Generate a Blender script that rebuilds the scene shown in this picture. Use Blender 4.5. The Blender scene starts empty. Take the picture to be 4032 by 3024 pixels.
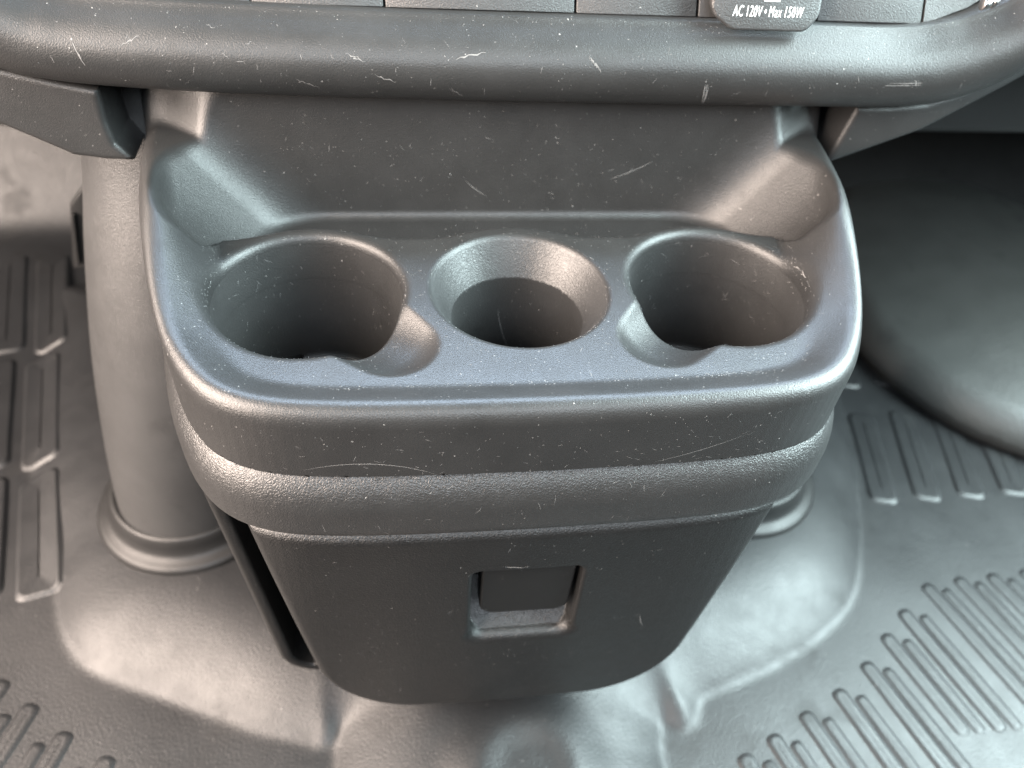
import bpy, bmesh, math, random
import numpy as np
from mathutils import Matrix, Vector

random.seed(7)
RNG = np.random.default_rng(7)
sc = bpy.context.scene
col = sc.collection

# ------------------------------------------------------------------ camera
PITCH, YAW, ROLL = math.radians(44.5786), math.radians(10.9455), math.radians(5.839)
cf = Vector((math.sin(YAW)*math.cos(PITCH), math.cos(YAW)*math.cos(PITCH), -math.sin(PITCH)))
cr0 = Vector((math.cos(YAW), -math.sin(YAW), 0)); cu0 = cr0.cross(cf)
cr = cr0*math.cos(ROLL) + cu0*math.sin(ROLL); cu = cu0*math.cos(ROLL) - cr0*math.sin(ROLL)
cam_d = bpy.data.cameras.new("camera"); cam = bpy.data.objects.new("camera", cam_d); col.objects.link(cam)
cpos = Vector((-.057019, -.300201, .233735))
cam.matrix_world = Matrix(((cr.x, cu.x, -cf.x, cpos.x), (cr.y, cu.y, -cf.y, cpos.y), (cr.z, cu.z, -cf.z, cpos.z), (0, 0, 0, 1)))
cam_d.sensor_width = 36; cam_d.lens = 36*3104/4032
cam_d.clip_start = .01; cam_d.clip_end = 50
cam_d.dof.use_dof = True; cam_d.dof.focus_distance = .345; cam_d.dof.aperture_fstop = 6.5
sc.camera = cam

# ------------------------------------------------------------------ world, window light and rear fill
w = bpy.data.worlds.new("World"); sc.world = w; w.use_nodes = True
bg = w.node_tree.nodes["Background"]; bg.inputs[0].default_value = (.86, .93, 1, 1); bg.inputs[1].default_value = .09

def lamp(name, loc, aim, sx, sy, power, color, spread=180):
    d = bpy.data.lights.new(name, 'AREA'); d.shape = 'RECTANGLE'; d.size = sx; d.size_y = sy
    d.energy = power; d.color = color; d.spread = math.radians(spread)
    o = bpy.data.objects.new(name, d); col.objects.link(o); o.location = loc
    o.rotation_euler = (Vector(aim) - Vector(loc)).to_track_quat('-Z', 'Y').to_euler()
    return o
lamp("left_window_light", (-1.0, -.32, .50), (0, 0, -.05), 1.1, .92, 138, (1, .84, .73))
lamp("right_window_light", (1.0, -.02, .62), (0, 0, -.05), 1.1, .9, 146, (.79, .98, 1))
lamp("windscreen_light", (.05, .90, 1.0), (0, 0, 0), 1.5, .7, 92, (.62, .79, 1))
lamp("rear_fill_light", (.1, -1.2, .95), (0, 0, 0), 1.2, .5, 30, (.84, .92, 1))  # added fill from behind the camera, softly lightens the front faces

sc.view_settings.view_transform = 'Standard'; sc.view_settings.look = 'None'
sc.view_settings.exposure = 0; sc.view_settings.gamma = 1
sc.render.engine = 'CYCLES'

# ------------------------------------------------------------------ materials
def new_mat(name):
    m = bpy.data.materials.new(name); m.use_nodes = True
    nt = m.node_tree; return m, nt, nt.nodes["Principled BSDF"]

def plastic(name, base, rough, grain=0, grain_h=0, leather=0, leather_h=0, specks=0, speck_col=.30, mottle=.13, spec=.5, stretch=(1, 1, 1), tint=(1, 1, 1), smudge=.07):
    """moulded plastic: fine grain, wrinkled leather grain, dust specks, faint smudges of gloss"""
    m, nt, p = new_mat(name); N = nt.nodes; L = nt.links
    tc = N.new('ShaderNodeTexCoord'); out = tc.outputs['Object']
    def noise(scale, det=2, rough=.5, src=out):
        n = N.new('ShaderNodeTexNoise'); n.inputs['Scale'].default_value = scale; n.inputs['Detail'].default_value = det
        n.inputs['Roughness'].default_value = rough; L.new(src, n.inputs['Vector']); return n.outputs['Fac']
    def math_(op, a, b=None, clamp=False):
        n = N.new('ShaderNodeMath'); n.operation = op; n.use_clamp = clamp
        for i, v in enumerate((a, b)):
            if v is None: continue
            if isinstance(v, (int, float)): n.inputs[i].default_value = v
            else: L.new(v, n.inputs[i])
        return n.outputs[0]
    def ramp(v, a, b, c, d):
        n = N.new('ShaderNodeMapRange'); L.new(v, n.inputs[0])
        for i, x in enumerate((a, b, c, d)): n.inputs[i+1].default_value = x
        return n.outputs[0]
    big = noise(22, 4, .6)
    val = ramp(big, .3, .7, 1-mottle, 1+mottle)
    rgb = N.new('ShaderNodeCombineColor')
    for i in range(3): L.new(math_('MULTIPLY', val, base*tint[i]), rgb.inputs[i])
    colr = rgb.outputs[0]
    if specks:
        mask = None
        for sc_, thr, rad in ((260, 1-.16*specks, .075), (620, 1-.16*specks, .15), (120, 1-.08*specks, .028)):
            wv = N.new('ShaderNodeVectorMath'); wv.operation = 'MULTIPLY_ADD'
            nn = N.new('ShaderNodeTexNoise'); nn.inputs['Scale'].default_value = sc_*2.2; L.new(out, nn.inputs['Vector'])
            L.new(nn.outputs['Color'], wv.inputs[0]); wv.inputs[1].default_value = (.9/sc_,)*3; L.new(out, wv.inputs[2])
            v = N.new('ShaderNodeTexVoronoi'); v.inputs['Scale'].default_value = sc_; L.new(wv.outputs[0], v.inputs['Vector'])
            s = N.new('ShaderNodeSeparateColor'); L.new(v.outputs['Color'], s.inputs[0])
            a = math_('GREATER_THAN', s.outputs[0], thr)
            r = math_('MULTIPLY', s.outputs[1], rad)
            b = math_('LESS_THAN', v.outputs['Distance'], math_('ADD', r, rad*.3))
            k = math_('MULTIPLY', math_('MULTIPLY', a, b), ramp(s.outputs[2], 0, 1, .15, .9))
            mask = k if mask is None else math_('MAXIMUM', mask, k)
        patch = ramp(noise(34, 3), .38, .62, .25, 1)
        mask = math_('MULTIPLY', mask, patch)
        mx = N.new('ShaderNodeMix'); mx.data_type = 'RGBA'; L.new(mask, mx.inputs[0]); L.new(colr, mx.inputs[6])
        mx.inputs[7].default_value = (speck_col, speck_col*.98, speck_col*.95, 1); colr = mx.outputs[2]
    stain = ramp(noise(17, 6, .62), .60, .68, 0, 1)                   # greasy smears: darker and a little duller
    mx2 = N.new('ShaderNodeMix'); mx2.data_type = 'RGBA'; L.new(math_('MULTIPLY', stain, .45), mx2.inputs[0]); L.new(colr, mx2.inputs[6]); mx2.inputs[7].default_value = (base*.3, base*.3, base*.3, 1)
    L.new(mx2.outputs[2], p.inputs['Base Color'])
    rr = math_('ADD', ramp(noise(60, 5, .65), .3, .7, rough-smudge*.6, rough+smudge*.6), math_('MULTIPLY', stain, .10))
    L.new(rr, p.inputs['Roughness']); p.inputs['Specular IOR Level'].default_value = spec
    nrm = None
    if grain:
        b = N.new('ShaderNodeBump'); b.inputs['Strength'].default_value = 1; b.inputs['Distance'].default_value = grain_h
        L.new(noise(grain, 2), b.inputs['Height']); nrm = b.outputs[0]
    if leather:
        mp = N.new('ShaderNodeMapping'); L.new(out, mp.inputs[0]); mp.inputs['Scale'].default_value = stretch
        nn = N.new('ShaderNodeTexNoise'); nn.inputs['Scale'].default_value = leather*.35; L.new(mp.outputs[0], nn.inputs['Vector'])
        wv = N.new('ShaderNodeVectorMath'); wv.operation = 'MULTIPLY_ADD'
        L.new(nn.outputs['Color'], wv.inputs[0]); wv.inputs[1].default_value = (2.4/leather,)*3; L.new(mp.outputs[0], wv.inputs[2])
        v = N.new('ShaderNodeTexVoronoi'); v.feature = 'DISTANCE_TO_EDGE'; v.inputs['Scale'].default_value = leather
        L.new(wv.outputs[0], v.inputs['Vector'])
        b = N.new('ShaderNodeBump'); b.inputs['Strength'].default_value = 1; b.inputs['Distance'].default_value = leather_h
        L.new(ramp(v.outputs['Distance'], 0, .28, 0, 1), b.inputs['Height'])
        if nrm: L.new(nrm, b.inputs['Normal'])
        nrm = b.outputs[0]
    if nrm: L.new(nrm, p.inputs['Normal'])
    return m

M_TRAY = plastic("tray_plastic", .015, .41, 1500, .00018, specks=1, spec=.43)
M_CUP = plastic("cup_plastic", .019, .42, 1200, .00020, specks=1.0)
M_FUNNEL = plastic("coarse_grain_plastic", .020, .42, 900, .00006, leather=720, leather_h=.00006, specks=.5)
M_BAND = plastic("leather_grain_plastic", .015, .40, 1500, .00008, leather=760, leather_h=.00009, specks=.35)
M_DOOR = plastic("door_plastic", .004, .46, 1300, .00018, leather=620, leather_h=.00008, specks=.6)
M_LEG = plastic("column_plastic", .030, .42, 1500, .00012, leather=700, leather_h=.00006, specks=.08)
M_DASH = plastic("dash_plastic", .018, .42, 1500, .00018, specks=1.0, spec=.43)
M_PANEL = plastic("blank_plastic", .026, .46, 1300, .00026, specks=.8)
M_DARK = plastic("dark_plastic", .012, .50, 1300, .00015, specks=.2)  # one even dark plastic for backings and inner bodies
M_LATCH = plastic("latch_plastic", .006, .5, 1500, .00012, specks=.2, spec=.3)
M_RUBBER = plastic("seal_rubber", .012, .46, 600, .0001, spec=.3)
M_MAT = plastic("mat_vinyl", .011, .45, 700, .00030, specks=.35, spec=.40, smudge=.08, tint=(.94, .98, 1.05))
M_FUZZ = plastic("lining_fabric", .034, .5, 420, .0006, tint=(.97, 1, .96))
M_TOE_SHADE = plastic("toe_board_shade", .010, .9, 300, .0008, spec=.2)  # near-black colour standing in for the dash's shade on the toe board
def flat(name, c, rough=.6, metal=0):
    m, nt, p = new_mat(name); p.inputs['Base Color'].default_value = (*c, 1); p.inputs['Roughness'].default_value = rough
    p.inputs['Metallic'].default_value = metal; return m
M_WHITE = flat("white_print", (.62, .62, .61))
M_DUST = flat("pale_scuff", (.12, .118, .116), .8)
M_GRIT = flat("pale_grit", (.17, .168, .164), .85)
M_CORK = plastic("brown_liner", .13, .6, 900, .0003, tint=(1, .62, .30))
M_METAL = flat("polished_metal", (.40, .38, .37), .30, 1)

# ------------------------------------------------------------------ object helpers
def tag(o, label=None, cat=None, kind=None, group=None):
    if label: o['label'] = label
    if cat: o['category'] = cat
    if kind: o['kind'] = kind
    if group: o['group'] = group
    return o
def link(name, me, mat, parent=None):
    o = bpy.data.objects.new(name, me); col.objects.link(o)
    if mat: me.materials.append(mat)
    if parent: o.parent = parent; o.matrix_parent_inverse = Matrix.Translation(-Vector(parent.location))
    return o
def thing(name, label, cat, loc=(0, 0, 0), group=None):
    o = bpy.data.objects.new(name, None); o.empty_display_size = .02; col.objects.link(o); o.location = loc
    return tag(o, label, cat, group=group)
def mesh_np(name, V, Q, normals=None):
    me = bpy.data.meshes.new(name)
    V = np.ascontiguousarray(V, dtype=np.float32); Q = np.ascontiguousarray(Q, dtype=np.int32); k = Q.shape[1]
    me.vertices.add(len(V)); me.vertices.foreach_set("co", V.ravel())
    me.loops.add(Q.size); me.loops.foreach_set("vertex_index", Q.ravel())
    me.polygons.add(len(Q)); me.polygons.foreach_set("loop_start", np.arange(0, Q.size, k, dtype=np.int32))
    me.polygons.foreach_set("loop_total", np.full(len(Q), k, dtype=np.int32))
    me.update(calc_edges=True); me.validate()
    me.polygons.foreach_set("use_smooth", np.ones(len(me.polygons), dtype=bool))
    if normals is not None: me.normals_split_custom_set_from_vertices(normals.astype(float).tolist())
    return me

# ---- signed distance helpers, millimetres
def sstep(a, b, x):
    t = np.clip((x-a)/(b-a), 0, 1); return t*t*(3-2*t)
def smax(a, b, k):
    h = np.clip(k-np.abs(a-b), 0, None)/k; return np.maximum(a, b)+h*h*k*.25
def smin(a, b, k): return -smax(-a, -b, k)
def rmax(a, b, r):
    return np.minimum(np.maximum(a+r, b+r), 0)+np.sqrt(np.maximum(a+r, 0)**2+np.maximum(b+r, 0)**2)-r
def poly2(px, py, P):
    P = np.asarray(P, float); d = None; s = None
    for i in range(len(P)):
        a = P[i]; b = P[i-1]; e = b-a
        wx = px-a[0]; wy = py-a[1]
        t = np.clip((wx*e[0]+wy*e[1])/(e@e), 0, 1)
        q = (wx-e[0]*t)**2+(wy-e[1]*t)**2
        d = q if d is None else np.minimum(d, q)
        c1 = py >= a[1]; c2 = py < b[1]; c3 = e[0]*wy > e[1]*wx
        flip = np.where((c1 & c2 & c3) | (~c1 & ~c2 & ~c3), -1., 1.)
        s = flip if s is None else s*flip
    return s*np.sqrt(d)
def nets(f, lo, hi, h):
    """surface nets of f<0 (mm) -> verts (m), quads, normals"""
    ax = [np.arange(l, u+h, h) for l, u in zip(lo, hi)]
    nx, ny, nz = map(len, ax)
    D = np.empty((nx, ny, nz), np.float32)
    Y = ax[1][None, :, None]; Z = ax[2][None, None, :]
    for i in range(0, nx, 40):
        D[i:i+40] = f(ax[0][i:i+40][:, None, None], Y, Z)
    S = D < 0
    cnt = np.zeros((nx-1, ny-1, nz-1), np.int8)
    for i in (0, 1):
        for j in (0, 1):
            for k in (0, 1): cnt += S[i:nx-1+i, j:ny-1+j, k:nz-1+k]
    A = np.argwhere((cnt > 0) & (cnt < 8))
    idx = np.full(cnt.shape, -1, np.int32); idx[A[:, 0], A[:, 1], A[:, 2]] = np.arange(len(A))
    acc = np.zeros((len(A), 3)); n = np.zeros(len(A))
    C = [(i, j, k) for i in (0, 1) for j in (0, 1) for k in (0, 1)]
    for a in C:
        for b in C:
            if sum(abs(p-q) for p, q in zip(a, b)) == 1 and a < b:
                va = D[A[:, 0]+a[0], A[:, 1]+a[1], A[:, 2]+a[2]]; vb = D[A[:, 0]+b[0], A[:, 1]+b[1], A[:, 2]+b[2]]
                m = (va < 0) != (vb < 0); t = np.where(m, va/(va-vb+1e-12*(va == vb)), 0)
                p = np.array(a)+t[:, None]*(np.array(b)-np.array(a))
                acc[m] += p[m]; n[m] += 1
    V = np.stack([ax[i][0] for i in range(3)])+h*(A+acc/n[:, None])
    Q = []
    for d in range(3):
        e1, e2 = [(1, 2), (2, 0), (0, 1)][d]
        sl0 = [slice(None)]*3; sl1 = [slice(None)]*3
        sl0[d] = slice(0, -1); sl1[d] = slice(1, None)
        for e in (e1, e2): sl0[e] = slice(1, -1); sl1[e] = slice(1, -1)
        s0 = S[tuple(sl0)]; s1 = S[tuple(sl1)]
        E = np.argwhere(s0 != s1); up = s0[s0 != s1]
        E[:, e1] += 1; E[:, e2] += 1
        def cell(o1, o2):
            c = E.copy(); c[:, e1] += o1; c[:, e2] += o2; return idx[c[:, 0], c[:, 1], c[:, 2]]
        q = np.stack([cell(-1, -1), cell(0, -1), cell(0, 0), cell(-1, 0)], 1)
        q[~up] = q[~up][:, ::-1]; Q.append(q)
    Q = np.concatenate(Q); Q = Q[(Q >= 0).all(1)]
    def F(P): return f(P[:, 0], P[:, 1], P[:, 2])
    def grad(P):
        g = np.empty_like(P)
        for i in range(3):
            o = np.zeros(3); o[i] = .05; g[:, i] = (F(P+o)-F(P-o))/.1
        return g
    for _ in range(2):
        g = grad(V); st = F(V)/np.maximum((g*g).sum(1), .05); st = np.clip(st, -.8*h, .8*h); V = V-g*st[:, None]
    g = grad(V); Nn = g/np.maximum(np.linalg.norm(g, axis=1), 1e-6)[:, None]
    return V*.001, Q, Nn
def sdf_obj(name, f, lo, hi, h, mat, parent=None):
    V, Q, Nn = nets(f, lo, hi, h)
    return link(name, mesh_np(name, V, Q, Nn), mat, parent)

def loft(name, rings, mat, parent=None, close_u=True, cap=False):
    """rings: list of equal length point lists (metres)"""
    R = np.array(rings, float); n, m, _ = R.shape
    Q = []
    for i in range(n-1):
        for j in range(m if close_u else m-1):
            k = (j+1) % m; Q.append((i*m+j, i*m+k, (i+1)*m+k, (i+1)*m+j))
    me = mesh_np(name, R.reshape(-1, 3), np.array(Q))
    return link(name, me, mat, parent)
def smooth_path(P, n):
    """Catmull-Rom through points"""
    P = np.asarray(P, float); out = []
    s = np.linspace(0, len(P)-1, n)
    for v in s:
        i = min(int(v), len(P)-2); t = v-i
        p0 = P[max(i-1, 0)]; p1 = P[i]; p2 = P[i+1]; p3 = P[min(i+2, len(P)-1)]
        out.append(.5*((2*p1)+(-p0+p2)*t+(2*p0-5*p1+4*p2-p3)*t*t+(-p0+3*p1-3*p2+p3)*t**3))
    return np.array(out)
def bevel_prism(name, P, y0, y1, r, mat, parent=None, seg=3, axis='y'):
    """polygon P in x,z (mm) pushed from y0 to y1 (mm), bevelled edges"""
    bm = bmesh.new()
    a = [bm.verts.new((p[0]*.001, y0*.001, p[1]*.001)) for p in P]
    b = [bm.verts.new((p[0]*.001, y1*.001, p[1]*.001)) for p in P]
    bm.faces.new(a); bm.faces.new(b[::-1])
    for i in range(len(P)): bm.faces.new((a[i-1], b[i-1], b[i], a[i]))
    bmesh.ops.recalc_face_normals(bm, faces=bm.faces)
    if r: bmesh.ops.bevel(bm, geom=bm.edges[:], offset=r*.001, segments=seg, profile=.5, affect='EDGES', clamp_overlap=True)
    me = bpy.data.meshes.new(name); bm.to_mesh(me); bm.free()
    me.polygons.foreach_set("use_smooth", [True]*len(me.polygons)); me.set_sharp_from_angle(angle=math.radians(40))
    return link(name, me, mat, parent)

# ------------------------------------------------------------------ the floor
PLAT = [(-420, 420), (-372, 180), (-330, 85), (-318, 50), (-299, 8), (-273, -16), (-216, -41), (-163, -65), (-119, -81), (-104, -106), (-100, -420),
        (100, -420), (104, -113), (134, -91), (146, -72), (172, -63), (208, -52), (252, -33), (293, -4), (317, 33), (338, 80), (372, 180), (420, 420)]
PLAT = smooth_path(PLAT, 100)
def floor_z(x, y):
    d = poly2(x, y, PLAT)
    f = np.clip((5-d)/84, 0, 1); z = -323+24*f*(2-f)+1.2*sstep(9, 2, d)
    r = np.hypot(x-14, y+122)
    z = z+6*sstep(64, 28, r)-2.5*sstep(34, 12, r)
    z = z+np.maximum(y-500, 0)*1.1*sstep(500, 600, y)               # toe board rises under the dash
    z = z+4*sstep(30, 0, np.abs(y-(430+.45*(x-500))))*sstep(330, 400, x)
    z = z+.7*np.sin(x*.021+1.3+.9*np.sin(y*.017))*np.sin(y*.024+.6)+.3*np.sin(x*.06+y*.035)
    return z
gx = np.linspace(-1000, 1000, 520); gy = np.linspace(-420, 800, 330)
GX, GY = np.meshgrid(gx, gy, indexing='ij'); GZ = floor_z(GX, GY)
ii = np.arange(len(gx)*len(gy)).reshape(len(gx), len(gy))
Q = np.stack([ii[:-1, :-1], ii[1:, :-1], ii[1:, 1:], ii[:-1, 1:]], -1).reshape(-1, 4)
floor = link("floor", mesh_np("floor", np.stack([GX, GY, GZ], -1).reshape(-1, 3)*.001, Q), M_MAT)
cen = (GX[:-1, :-1]+GX[1:, 1:])*.5, (GY[:-1, :-1]+GY[1:, 1:])*.5
floor.data.materials.append(M_TOE_SHADE)
floor.data.polygons.foreach_set("material_index", (((cen[1] > 350) & (cen[0] > 150)) | (cen[1] > 592)).astype(np.int32).ravel())  # toe board faces coloured dark as if shaded by the dash
tag(floor, "black moulded rubber floor mat with ribs and a raised middle", kind='structure')

def rib(cx, cy, L_, W, slant, hgt=2.0):
    """raised rounded bar on the mat; (cx, cy) its near end, runs away from the viewer (mm)"""
    n = 9; rc = min(W*.42, 7)
    pts = []
    for (sx, sy, a0) in ((1, 1, 0), (-1, 1, 90), (-1, -1, 180), (1, -1, 270)):
        for t in np.linspace(0, 90, 4):
            a = math.radians(a0+t); pts.append((sx*(W/2-rc)+rc*math.cos(a), sy*(L_/2-rc)+rc*math.sin(a)))
    base = np.array(pts); rings = []
    for (ins, h_) in ((-2.2, -.3), (-1.0, .35), (.2, hgt*.72), (1.3, hgt*.97), (2.0, hgt), (2.9, hgt)):
        k = base.copy(); k[:, 0] *= (W-2*ins)/W; k[:, 1] *= (L_-2*ins)/L_; rings.append((k, h_))
    k = base.copy(); k[:, 0] *= .04; k[:, 1] *= (L_-W)/L_; rings.append((k, hgt))
    s, c = math.sin(slant), math.cos(slant); R = []
    for k, h_ in rings:
        u = k[:, 0]; v = k[:, 1]+L_/2
        x = cx+u*c+v*s; y = cy-u*s+v*c
        R.append(np.stack([x, y, floor_z(x, y)+h_], -1)*.001)
    return loft("rib", R, M_MAT, floor)
SL = math.radians(15)
for row, (y0, L_) in enumerate(((45, 118), (172, 140), (322, 160))):
    for k in range(6):
        x0 = -342-(y0-52)*.215-k*43+(6 if row == 0 else 0)
        rib(x0, y0, L_, 31, -SL, 2.6)
        if k < 5: rib(377+(y0-60)*.245+k*44, y0+(42 if row == 0 else 62), L_-8, 25, SL*.9)
for (x, y) in ((464, 9), (432, 7), (401, 6), (369, 2), (337, -20), (313, -39), (286, -60), (255, -79), (223, -93), (193, -107), (168, -118), (495, 9), (526, 9), (557, 9)):
    for sgn in (1, -1):
        if sgn < 0 and x > 480: continue
        dx = 0 if sgn > 0 else 3
        bot = -118 if x > 300 else -175
        rib(sgn*(x+dx)+sgn*(-(bot-y))*.31, bot, (y-bot)*1.04, 10, -sgn*math.radians(17.5), 1.2)
        rib(sgn*(x+15+dx)+sgn*(-(bot-y+6))*.31, bot, (y-6-bot)*1.04, 7, -sgn*math.radians(17.5), 1.1)

# ------------------------------------------------------------------ console
HALF = [(0, -91), (40, -90.7), (70, -90), (92, -88.7), (111, -86.5), (123.5, -82), (135, -76), (145, -65), (154, -49), (161.5, -29.5), (167, -9.5), (172, 12), (177, 35), (181.5, 60), (185.5, 90), (188, 130), (190, 260)]
_h = smooth_path(HALF, 44)
for _ in range(6): _h[1:-1] = .25*_h[:-2]+.5*_h[1:-1]+.25*_h[2:]
HALF = [(-400, _h[0][1])]+[tuple(p) for p in _h]+[(-400, 260)]
def outline(x, y):
    """rounded plan outline shared by tray, band and door"""
    return poly2(np.abs(x), y, HALF)
CUPS = (-100.7, 0., 100.7)
def tray(x, y, z):
    ax = np.abs(x); o = outline(x, y); d = -o
    D = y-42.5+16*sstep(143, 153, ax)
    for c in CUPS: D = smin(D, np.hypot(x-c, y+.9)-53, 9)
    zr = 9.2+22*sstep(-85, 50, y)+33*sstep(0, 26, y-74-22*(1-sstep(6, 44, -o)))
    # front lip rolls over convex to a crease; the sides sweep up concave
    fr = smax(np.cos(np.clip(d/22, 0, 1.4)*math.pi/2), 0, .22)
    si = np.clip(1-np.clip(d, 0, None)/46, 0, 1)**2.7
    bw = sstep(-50, 45, y)
    si = si*(1-bw)+(1-sstep(8, 32, d)*(1-sstep(-1, 7, D)))*bw
    wy = sstep(-80, -30, y)
    zt = zr*(fr*(1-wy)+si*wy)
    s = rmax(o, (z-zt)*.85, 9)
    s = np.maximum(s, -30.5-z)
    # cup bodies below the deck
    for c in CUPS:
        h = np.hypot(x-c, y+.9); s = np.minimum(s, np.maximum(h-48+.05*(-z), np.maximum(z+8, -94-z)))
    # storage well behind the cups
    sd = (ax-134)*.743+(y-80)*.05-(z+16)*.668                        # side wall
    ch = (ax-134)*.476+(y-80)*.784-(z+16)*.396                       # its turn towards the viewer at the back
    wv = rmax(sd, ch, 30)
    wv = rmax(wv, y-(85.5+.09*(z+17)), 16)
    wv = rmax(wv, -17-z, 5)
    wv = smax(wv, -D-.1*z, 5+9*sstep(142, 165, ax))
    wv = rmax(wv, 9-d, 7)
    wv = np.maximum(wv, z-70)
    s = smax(s, -wv, 5)
    # cups
    for c in CUPS:
        h = np.hypot(x-c, y+.9)
        if c == 0: cav = rmax(h-(33.4+np.maximum(0, (z+19.5)*.505)+.03*np.minimum(z, 0)), -86-z, 4); k = 2.2
        else:
            cav = rmax(h-(44.2+.055*np.minimum(z, 0)), -80-z, 5); k = 5.5
        s = smax(s, -cav, k)
        if c:
            g = -np.sign(c)
            A = np.array((c+g*39., -39., 17.)); B = np.array((c+g*6., -6., 7.)); e = B-A
            px, py, pz = x-A[0], y-A[1], z-A[2]
            t = np.clip((px*e[0]+py*e[1]+pz*e[2])/(e@e), 0, 1)
            cap = np.sqrt((px-e[0]*t)**2+(py-e[1]*t)**2+(pz-e[2]*t)**2)-26.5
            s = smax(s, -cap, 1.8)
    return s
console = thing("console", "dark grey plastic cupholder console with storage well and drop door below the dashboard", "console", (0, 0, -.30))
V, Q, Nn = nets(tray, (-200, -100, -98), (200, 150, 64), 1.35)
fc = V[Q].mean(1)*1000
cls = np.zeros(len(Q), int)
for i, c in enumerate(CUPS):
    inn = (np.hypot(fc[:, 0]-c, fc[:, 1]+.9) < (43.9 if c else 42.5)) & (fc[:, 2] < (-4 if c else -1.2)); cls[inn] = i+1
Vm = V*1000
def sub(name, sel, mat):
    q = Q[sel]; u, inv = np.unique(q, return_inverse=True)
    return link(name, mesh_np(name, V[u], inv.reshape(q.shape), Nn[u]), mat, console)
sub("tray", cls == 0, M_TRAY)
for i in (1, 2, 3):
    o = sub("cup_holder", cls == i, M_CUP)
    if i == 2:
        fz = fc[cls == 2]; o.data.materials.append(M_FUNNEL)
        o.data.polygons.foreach_set("material_index", (fz[:, 2] > -19.6).astype(np.int32)); o['label'] = "narrower cup holder with a funnel shaped grained mouth"
    else:
        o['label'] = "wide cup holder with a scooped notch in its front " + ("right" if i == 1 else "left") + " rim"
    if i != 2:
        n = 40; zz = -.0795
        R = [[((CUPS[i-1]+r*math.cos(a))*.001, (-.9+r*math.sin(a))*.001, zz+dz) for a in np.linspace(0, 2*math.pi, n, endpoint=False)] for r, dz in ((.2, .0012), (33, .0012), (36, .0009), (37.5, 0))]
        loft("cup_liner", R, M_CORK, o)

def band(x, y, z):
    o = outline(x, y)-5.5
    return np.maximum(rmax(rmax(o, z+26.5, 24), -71.5-z, 10), -(o+16))
sdf_obj("trim_band", band, (-196, -102, -80), (196, 60, -24), 1.5, M_BAND, console)

def door(x, y, z):
    ax = np.abs(x); o = outline(x, y)-.2
    side = (np.where(x < 0, -x-3.5, x)-130.5)*.988+(-(z+74))*.150
    p = rmax(side, -263.5-.012*x-z, 52)
    s = rmax(o, rmax(p, z+75, 4), 7)
    s = np.maximum(s, y+60)
    # pull pocket
    pk = rmax(rmax(np.abs(x-2.2+(z+150)*.012)-28.4, z+108.5, 5), -176-z, 8)
    fl = -87.5+np.clip((z+178)*1.25, 0, 26)                           # pocket floor ramps inward going up
    s = smax(s, -np.maximum(pk, y-fl), 2.5+5*sstep(-166, -176, z))
    return s
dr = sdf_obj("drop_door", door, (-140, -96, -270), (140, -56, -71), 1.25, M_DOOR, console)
def pull(x, y, z):
    p = rmax(np.abs(x-3.4)-24.6, z+109.6, 3)
    p = rmax(p, -157.5-.02*(x-2)-z, 9)
    return rmax(p, np.maximum(-(y+86.6), y+74), 1.5)
sdf_obj("pull_plate", pull, (-28, -90, -164), (34, -70, -105), .9, M_LATCH, dr)

def body(x, y, z):
    ax = np.abs(x)
    p = rmax((ax-112)+(-(z+79))*.06, -248-z, 30)
    return np.maximum(np.maximum(p, z+97), np.maximum(-58.5-y, y-70))
sdf_obj("bin_body", body, (-126, -64, -254), (126, 76, -64), 3, M_DARK, console)
def side_panel(x, y, z):
    u = -x
    p = rmax(rmax(u-159-(z+97)*.082, -295-z, 26), z+75, 22)
    p = np.maximum(p, 113-u)
    s = rmax(p, np.maximum(-46-y, y-66), 5)
    return smax(s, -np.maximum(np.maximum(p+9, y+8), z+70), 2)
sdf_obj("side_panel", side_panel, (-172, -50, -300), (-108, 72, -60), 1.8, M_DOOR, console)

# ------------------------------------------------------------------ columns with rubber boots
def column(sgn, label):
    t = thing("support_post", label, "support post", (sgn*.228, .108, -.30), "posts that carry the console")
    P = smooth_path([(-228, 110, -300), (-226, 111, -270), (-220, 118, -210), (-211, 130, -140), (-199, 146, -70), (-187, 160, -10), (-180, 170, 50)], 60)
    n = 64; R = []
    for p in P:
        R.append([(sgn*(p[0]+54*math.cos(a))*.001, (p[1]+54*math.sin(a))*.001, p[2]*.001) for a in np.linspace(0, 2*math.pi, n, endpoint=False)])
    if sgn < 0: R = R[:38]                                          # the right one ends under the console
    if sgn > 0: R = [r[::-1] for r in R]
    loft("column", R, M_LEG, t)
    prof = [(54, 26), (56.5, 26.5), (58.5, 24), (59.5, 18), (61, 12), (64, 8.5), (68, 7.5), (71, 6), (72.5, 3), (72, -1), (70, -4), (68, -30)]
    R = []
    for r, z in prof:
        R.append([(sgn*(-228+r*math.cos(a))*.001, (112+r*1.0*math.sin(a))*.001, (-300+z)*.001) for a in np.linspace(0, 2*math.pi, 96, endpoint=False)])
    if sgn < 0: R = [r[::-1] for r in R]
    loft("rubber_boot", R, M_RUBBER, t)
    return t
column(1, "tall grey support post beside the console rising from a dark rubber boot")
column(-1, "support post hidden behind the console with only its rubber boot showing")

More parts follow.
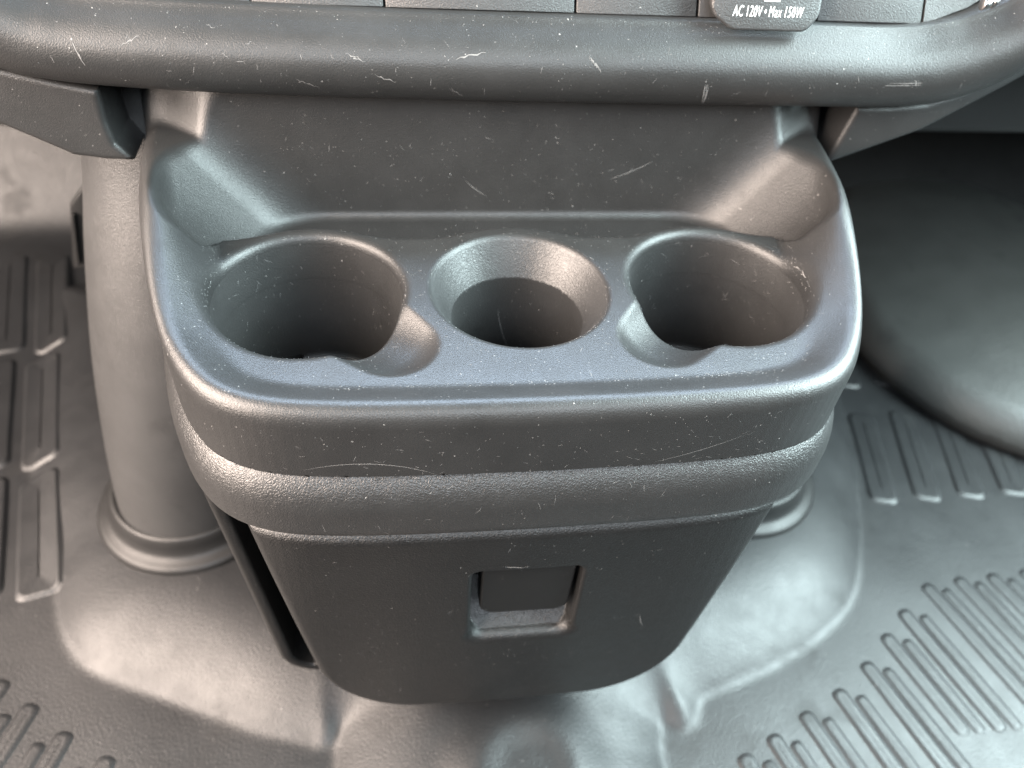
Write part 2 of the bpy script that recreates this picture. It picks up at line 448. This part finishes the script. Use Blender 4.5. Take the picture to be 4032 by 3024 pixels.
# ------------------------------------------------------------------ dashboard
dash = thing("dashboard", "dark grey dashboard edge with a thick rounded roll and blank switch panels above the console", "dashboard", (0, .10, .05))
BOT = [(-420, 160), (-330, 120), (-268, 84), (-233, 67.3), (-214, 63), (-189, 60.6), (-134, 58.2), (-60, 57), (0, 56.5), (76, 56.2), (152, 56.2), (199, 56.5), (222, 58), (239, 61.5), (256, 68.4), (272, 79), (300, 108), (330, 170)]
TOP = [(-300, 190), (-266, 140), (-238, 112), (-216, 102), (-204, 99.0), (-188, 97.6), (-134, 96.3), (-60, 95), (0, 94.8), (76, 95), (152, 94.8), (190, 94.6), (208, 95.6), (222, 98), (236, 102), (255, 111.5), (272, 130), (290, 180)]
pb = smooth_path(BOT, 260); pt = smooth_path(TOP, 260)
PROF = [(.06, 40), (.02, 22), (0, 9), (-.005, 3.5), (0, 1.2), (.02, -.6), (.06, -2.6), (.14, -5.2), (.25, -7.6), (.38, -8.9), (.5, -8.8), (.6, -7.6), (.7, -5.2), (.78, -2.2), (.85, 1.6), (.905, 5.0), (.95, 7.4), (.985, 8.8), (1.0, 10), (1.01, 14), (1.0, 24)]
PR = smooth_path(PROF, 80)
R = []
for (t, dy) in PR:
    ring = pb*(1-t)+pt*t
    R.append([(p[0]*.001, (76+dy+.0004*max(0, -p[0]-150)**2*.6)*.001, p[1]*.001) for p in ring])
loft("trim_roll", [list(c) for c in zip(*R)][::-1], M_DASH, dash, close_u=False)
LEAN = .55
def blank(x0, x1, name="blank_panel", proud=0, top=146, low=95.6):
    bm = bmesh.new(); x0 += .55; x1 -= .55
    rows = [(low, 0), (top, LEAN)]
    def P(x, z, dep): return Vector((x+(0 if abs(x) < 1 else 0), 88.5-proud+(z-low)*LEAN+dep, z))*.001
    a = [P(x0, low, 0), P(x1, low+(.1), 0), P(x1, top, 0), P(x0, top, 0)]; b = [P(x0, low, 14), P(x1, low, 14), P(x1, top, 14), P(x0, top, 14)]
    va = [bm.verts.new(v) for v in a]; vb = [bm.verts.new(v) for v in b]
    bm.faces.new(va); bm.faces.new(vb[::-1])
    for i in range(4): bm.faces.new((va[i-1], vb[i-1], vb[i], va[i]))
    bmesh.ops.recalc_face_normals(bm, faces=bm.faces)
    bmesh.ops.bevel(bm, geom=bm.edges[:], offset=.0006, segments=2, profile=.5, affect='EDGES')
    me = bpy.data.meshes.new(name); bm.to_mesh(me); bm.free()
    me.polygons.foreach_set("use_smooth", [True]*len(me.polygons)); me.set_sharp_from_angle(angle=math.radians(50))
    return link(name, me, M_PANEL, dash)
for a, b in ((-174, -121), (-121, -60.5), (-60.5, 30.6), (30.6, 92), (92, 154.5), (154.5, 212.5)):
    o = blank(a, b)
    if a == 92: o.name = "outlet_housing"; o.data.materials.clear(); o.data.materials.append(M_DARK)
# curved end panels
def end_panel(P):
    bm = bmesh.new()
    a = [bm.verts.new(Vector((x, 88.5+(z-95.6)*LEAN, z))*.001) for x, z in P]; b = [bm.verts.new(v.co+Vector((0, .014, 0))) for v in a]
    bm.faces.new(a); bm.faces.new(b[::-1])
    for i in range(len(P)): bm.faces.new((a[i-1], b[i-1], b[i], a[i]))
    bmesh.ops.recalc_face_normals(bm, faces=bm.faces)
    me = bpy.data.meshes.new("end_panel"); bm.to_mesh(me); bm.free()
    return link("end_panel", me, M_PANEL, dash)
end_panel([(213.1, 95.9), (222, 98.6), (236, 103), (255, 112.6), (271, 131), (280, 160), (213.1, 160)])
end_panel([(-174.6, 97.3), (-188, 98.3), (-204, 99.8), (-216, 103), (-238, 113.4), (-262, 140), (-270, 160), (-174.6, 160)])
bevel_prism("panel_backing", [(-260, 90), (270, 90), (290, 156), (-280, 156)], 118, 124, 0, M_DARK, dash)

# outlet cover
cv = [(94.6, 150), (94.6, 103.5), (97, 99.6), (104.2, 95.2), (107, 94.3), (142, 94.3), (145, 95.3), (149.4, 100), (150.4, 103.5), (150.4, 150)]
cover = bevel_prism("outlet_cover", cv, 0, 6, 1.8, M_PANEL, dash, seg=3)
for v in cover.data.vertices:
    z = v.co.z*1000; v.co.y += (75.5+(z-94)*.40)*.001
cover['label'] = "flip down power outlet cover with white printed rating"
def text_mesh(name, body, cx, z, w_, h_, y, parent, mat):
    cu = bpy.data.curves.new(name, 'FONT'); cu.body = body; cu.align_x = 'CENTER'; cu.align_y = 'CENTER'; cu.size = 1; cu.shear = .15; cu.offset = 0; cu.space_word = .6; cu.space_character = 1.16
    tmp = bpy.data.objects.new("tmp", cu); col.objects.link(tmp)
    dg = bpy.context.evaluated_depsgraph_get(); me = bpy.data.meshes.new_from_object(tmp.evaluated_get(dg))
    bpy.data.objects.remove(tmp)
    co = np.array([v.co for v in me.vertices]); mn, mx = co.min(0), co.max(0)
    for v in me.vertices:
        x = (v.co.x-(mn[0]+mx[0])/2)/(mx[0]-mn[0])*w_; zz = (v.co.y-(mn[1]+mx[1])/2)/(mx[1]-mn[1])*h_
        Z = z+zz; v.co = Vector((cx+x, 75.5+(Z-94)*.40-.12, Z))*.001
    me.name = name
    return link(name, me, mat, parent)
text_mesh("lettering", "AC 120V \u2022 Max 150W", 123.4, 102.7, 36, 4.5, 0, cover, M_WHITE)
sq = []
for x0, x1, z0, z1 in ((120.6, 128.6, 106.8, 107.7), (120.6, 121.6, 107.7, 113), (127.6, 128.6, 107.7, 113), (120.6, 128.6, 113, 114), (122.6, 123.6, 108.6, 111), (125.6, 126.6, 108.6, 111)):
    sq.append([(x0, z0), (x1, z0), (x1, z1), (x0, z1)])
Vq = np.array([(x, 75.5+(z-94)*.40-.12, z) for s in sq for x, z in s])*.001
link("symbol", mesh_np("symbol", Vq, np.arange(len(Vq)).reshape(-1, 4)), M_WHITE, cover)

# metal knob at the right end
def lathe_x(name, prof, c, mat, parent, n=40, tilt=.35):
    R = []
    for u, r in prof:
        R.append([((c[0]+u)*.001, (c[1]+r*math.cos(a)+u*tilt)*.001, (c[2]+r*math.sin(a)+u*.12)*.001) for a in np.linspace(0, 2*math.pi, n, endpoint=False)])
    return loft(name, R, mat, parent)
lathe_x("metal_knob", [(0, .01), (0, 2.4), (.5, 3.0), (4.2, 3.0), (4.6, 2.6), (4.8, 2.0), (5.8, 2.0), (6.0, 2.6), (6.4, 3.2), (8.6, 3.2), (9.2, 2.6), (9.2, .01)], (226.5, 70, 112.4), M_METAL, dash)

# brackets below the roll
def bracket(P, y0, name, zc):
    def f(x, y, z):
        p = poly2(x, z, P)
        return rmax(p, np.maximum(y0-y, y-190), 3.2)
    xs = [p[0] for p in P]; zs = [p[1] for p in P]
    return sdf_obj(name, f, (min(xs)-3, y0-3, min(zs)-3), (max(xs)+3, 194, max(zs)+3), 1.6, M_DASH, dash)
bracket([(-330, 112), (-282, 84), (-238, 64.5), (-214, 58.6), (-196.8, 55.2), (-197.6, 38), (-196.4, 27), (-189, 17.5), (-203, 18.2), (-218, 20.4), (-232, 28.5), (-248, 37.5), (-330, 72)], 84, "side_bracket", 0)
bracket([(196.5, 50.2), (218, 50.6), (238, 53), (256, 60), (276, 72), (300, 92), (340, 140), (340, 108), (277, 61.5), (241, 36.5), (190, 14.5)], 89.5, "side_bracket", 0)
# body of the dash, roof over both footwells
bevel_prism("dash_body", [(-690, 62), (-240, 66), (-200, 62), (200, 60), (260, 66), (1300, 70), (1300, 158), (-690, 158)], 124, 1150, 3, M_DARK, dash)
bevel_prism("lower_box", [(300, -48), (1300, -48), (1300, 70), (300, 70)], 250, 1150, 8, M_DARK, dash)

# ------------------------------------------------------------------ footwells
def hump(x, y, z):
    q = np.sqrt(((x-628)/197)**2+((y-300)/np.where(y > 300, 330, 200))**2)
    return rmax((q-1)*195, np.maximum(z+248+38*q*q, -330-z), 26)
hp = sdf_obj("footwell_pad", hump, (425, 92, -334), (835, 640, -240), 4, M_FUZZ)
tag(hp, "large rounded dark grey lining pad lying in the footwell beside the ribbed mat", "footwell pad")
ped = thing("accelerator_pedal", "thin dark pedal plate hanging behind the tall grey support post", "pedal", (-.31, .26, -.18))
bevel_prism("pedal_pad", [(-318, -171), (-288, -171), (-288, -95), (-303, -112)], 250, 258, 2.5, M_RUBBER, ped)
bevel_prism("pedal_ridge", [(-312, -165), (-309.5, -165), (-300, -118), (-302.5, -118)], 245.5, 251, .8, M_RUBBER, ped)

# ------------------------------------------------------------------ hair-fine scratches and scuffs that lie on the plastic
def surf_n(f, P):
    g = np.empty_like(P)
    for i in range(3):
        o = np.zeros(3); o[i] = .1; g[:, i] = (f(*(P+o).T)-f(*(P-o).T))/.2
    return g/np.maximum(np.linalg.norm(g, axis=1), 1e-6)[:, None]
def snap(f, P, it=4):
    for _ in range(it):
        n = surf_n(f, P); P = P-n*f(*P.T)[:, None]
    return P, surf_n(f, P)
SV, SQ = [], []
def stroke(f, p, dirv, L_, W, bend):
    n = max(4, int(L_/2)); s = np.linspace(0, 1, n)
    ang = bend*(s-.5); d = np.array(dirv, float); d /= np.linalg.norm(d)
    e = np.cross(surf_n(f, np.array([p], float))[0], d); e /= max(np.linalg.norm(e), 1e-6)
    pts = [np.array(p, float)]
    for a in ang[1:]: pts.append(pts[-1]+(d*math.cos(a)+e*math.sin(a))*L_/(n-1))
    P, nn = snap(f, np.array(pts)); tang = np.gradient(P, axis=0); side = np.cross(nn, tang); side /= np.maximum(np.linalg.norm(side, axis=1), 1e-6)[:, None]
    ww = W*np.sin(np.pi*np.clip(s*.9+.05, 0, 1))[:, None]*.5
    o = len(SV)
    for a, b in zip(P+side*ww+nn*.06, P-side*ww+nn*.06): SV.append(a); SV.append(b)
    for i in range(n-1): SQ.append((o+2*i, o+2*i+1, o+2*i+3, o+2*i+2))
def flush(name, parent, mat=None):
    global SV, SQ
    o = link(name, mesh_np(name, np.array(SV)*.001, np.array(SQ)), mat or M_DUST, parent); o['kind'] = 'stuff'; SV, SQ = [], []
def U(a, b): return float(RNG.uniform(a, b))
def rdir():
    a = U(0, 2*math.pi); return (math.cos(a), math.sin(a), 0)
for _ in range(110):
    stroke(tray, (U(-150, 150), U(-66, 50), 0), rdir(), U(.7, 4), U(.10, .22), U(-1, 1))
for _ in range(45):
    stroke(tray, (U(-130, 130), 92, U(-8, 38)), (U(-1, 1), 0, U(-1, 1)), U(.7, 4), U(.10, .22), U(-.8, .8))
for _ in range(60):
    stroke(tray, (U(-120, 120), -92, U(-32, -2)), (U(-1, 1), 0, U(-.6, .6)), U(.7, 4), U(.10, .2), U(-.8, .8))
for p, d, L_, W, b in (((-20, 92, 5), (1, 0, -.8), 16, .25, .3), ((62, 92, 6), (1, 0, .45), 26, .3, .2), ((-100, -92, -26), (1, 0, -.05), 58, .3, -.9), ((50, -92, -28), (1, 0, .35), 42, .22, .2),
                       ((-128, -12, -60), (.9, -.2, .35), 40, .28, -.9), ((-118, 14, -79.9), (1, .1, 0), 34, .28, .9), ((-5, 30, -40), (.25, .1, -1), 30, .3, .3), ((26, 35, -10), (.5, .1, -.3), 18, .3, -.5),
                       ((80, 20, -70), (1, .3, .1), 22, .3, -.7), ((138, -2, 4), (.6, .5, 0), 10, .6, .3), ((134, 4, 3), (.7, .7, 0), 7, .5, 0)):
    stroke(tray, p, d, L_, W, b)
for _ in range(70):
    c = random.choice((-100.7, 100.7, 100.7)); a = U(.2, 2.6); q = U(-50, -6)
    stroke(tray, (c+43*math.cos(a), -.9+43*math.sin(a), q), (U(-1, 1), U(-1, 1), U(-1, .6)), U(1, 7), U(.08, .2), U(-.8, .8))
flush("scratches", console)
def roll_pt(x, t):
    i = int(np.argmin(np.abs(pb[:, 0]-x))); k = min(max(t, 0), 1)
    j = 20+int(np.argmin(np.abs(PR[20:72, 0]-k)))
    p = pb[i]*(1-PR[j, 0])+pt[i]*PR[j, 0]
    q = pb[i]*(1-PR[j-1, 0])+pt[i]*PR[j-1, 0]; tz = np.array((0, PR[j, 1]-PR[j-1, 1], p[1]-q[1])); n = np.array((0, -tz[2], tz[1])); n = n/max(np.linalg.norm(n), 1e-6)
    if n[1] > 0: n = -n
    return np.array((x, 76+PR[j, 1]+.00024*max(0, -x-150)**2, p[1])), n
def roll_stroke(x0, t0, x1, t1, W, jit=.0):
    n = 8; o = len(SV)
    for k in range(n):
        a = k/(n-1); xx = x0+(x1-x0)*a; P, nn = roll_pt(xx, t0+(t1-t0)*a)
        d = np.array((x1-x0, 0, (t1-t0)*38)); d /= np.linalg.norm(d); sd = np.cross(nn, d); w_ = W*.5*math.sin(math.pi*(.08+.84*a))*(1+.5*math.sin(k*2.3+x0))
        SV.append(P+sd*w_+nn*.12); SV.append(P-sd*w_+nn*.12)
    for i in range(n-1): SQ.append((o+2*i, o+2*i+1, o+2*i+3, o+2*i+2))
for a in ((96.5, .40, 99, .04, 2.0, .01), (190, .42, 210, .45, 1.6, .02), (206, .47, 211, .42, 2.4, .02), (34, .72, 42, .52, .8, 0), (-76, .62, -72, .58, 1.1, 0), (-79, .64, -70, .56, .4, 0),
          (-196, .62, -193, .36, .5, .02), (-176, .62, -168, .72, .4, 0), (-28, .62, -14, .70, .6, .02), (-66, .42, -56, .32, .5, 0), (230, .52, 246, .55, .6, .01), (-30, .25, -24, .12, .4, 0), (122, .06, 127, .12, .6, .03), (-102, .33, -92, .2, .3, 0)):
    if a[4] < .7: roll_stroke(*a); continue
    for _ in range(int(9*a[4])):                                     # a broad scuff is a bundle of fine scrapes
        k0 = U(0, .6); k1 = U(k0+.15, 1); ox = U(-.5, .5)*a[4]; ot = U(-.5, .5)*a[4]/38
        X = lambda k: a[0]+(a[2]-a[0])*k+ox; T = lambda k: a[1]+(a[3]-a[1])*k+ot
        roll_stroke(X(k0), T(k0), X(k1), T(k1), U(.15, .42))
for _ in range(46):
    x = U(-220, 240); t = U(.05, .85); a = U(0, 6.28); L_ = U(.6, 4.5)
    roll_stroke(x, t, x+L_*math.cos(a), t+L_*math.sin(a)/38, U(.10, .26))
flush("scratches", dash)
# crumbs and dust grains lying in the creases
def crumb(P, n, r):
    n = n/np.linalg.norm(n); a = np.cross(n, (.3, .9, .2)); a /= np.linalg.norm(a); b = np.cross(n, a); o = len(SV); ph = U(0, 6)
    for k in range(4):
        q = ph+k*1.57+U(-.4, .4); SV.append(P+(a*math.cos(q)*U(.6, 1.4)+b*math.sin(q)*U(.5, 1.1))*r)
    SV.append(P+n*r*.8)
    SQ.append((o, o+1, o+4, o+3)); SQ.append((o+1, o+2, o+3, o+4))
def crumbs(P, r0, r1):
    P, nn = snap(tray, np.array(P, float))
    for p, n in zip(P, nn): crumb(p, n, U(r0, r1))
pts = [(U(-95, 110), -68+U(-1.5, 2.5)-.00002*0, 0) for _ in range(220)]+[(U(72, 100), -66+U(-1.2, 1.5), 0) for _ in range(60)]
pts += [(36*math.cos(a)*U(1.12, 1.26), -.9+36*math.sin(a)*U(1.12, 1.26), -1) for a in RNG.uniform(-1.1, .1, 50)]
pts += [(U(-150, 150), U(-64, 50), 0) for _ in range(420)]+[(U(-1, 1)*U(60, 178), U(-40, 80), 25) for _ in range(260)]+[(c+44.5*math.cos(a), -.9+44.5*math.sin(a), -1-abs(RNG.normal(0, 9))) for c in (-100.7, 100.7) for a in RNG.uniform(.3, 2.9, 12)]+[(U(126, 150), U(-10, 30), 3) for _ in range(60)]+[(-150+U(-6, 10), U(-45, 30), 3) for _ in range(50)]
crumbs(pts, .09, .26)
crumbs([(U(-130, 130), 90, U(-15, 35)) for _ in range(170)]+[(U(-120, 120), -93, U(-28, 4)) for _ in range(120)], .09, .24)
flush("dust_grains", console, M_GRIT)
for _ in range(130):
    P, n = roll_pt(U(-200, 235), U(.90, .99)); crumb(P, n, U(.12, .32))
for _ in range(260):
    P, n = roll_pt(U(-225, 245), U(.03, .9)); crumb(P, n, U(.10, .24))
flush("dust_grains", dash, M_GRIT)
for f_, par, z0, z1 in ((door, dr, -255, -85), (band, bpy.data.objects["trim_band"], -72, -36)):
    for _ in range(24):
        a = U(0, 6.28); stroke(f_, (U(-95, 95), -90, U(z0, z1)), (math.cos(a), 0, math.sin(a)), U(1, 6), U(.10, .22), U(-.8, .8))
    if f_ is door:
        stroke(door, (-11, -90, -104), (1, 0, -.15), 10, .6, 0); stroke(door, (70, -90, -165), (.3, 0, -1), 14, .3, .2)
    P, nn = snap(f_, np.array([(U(-100, 100), -90, U(z0, z1)) for _ in range(150)]))
    for p, n in zip(P, nn): crumb(p, n, U(.10, .22))
    flush("scratches", par)
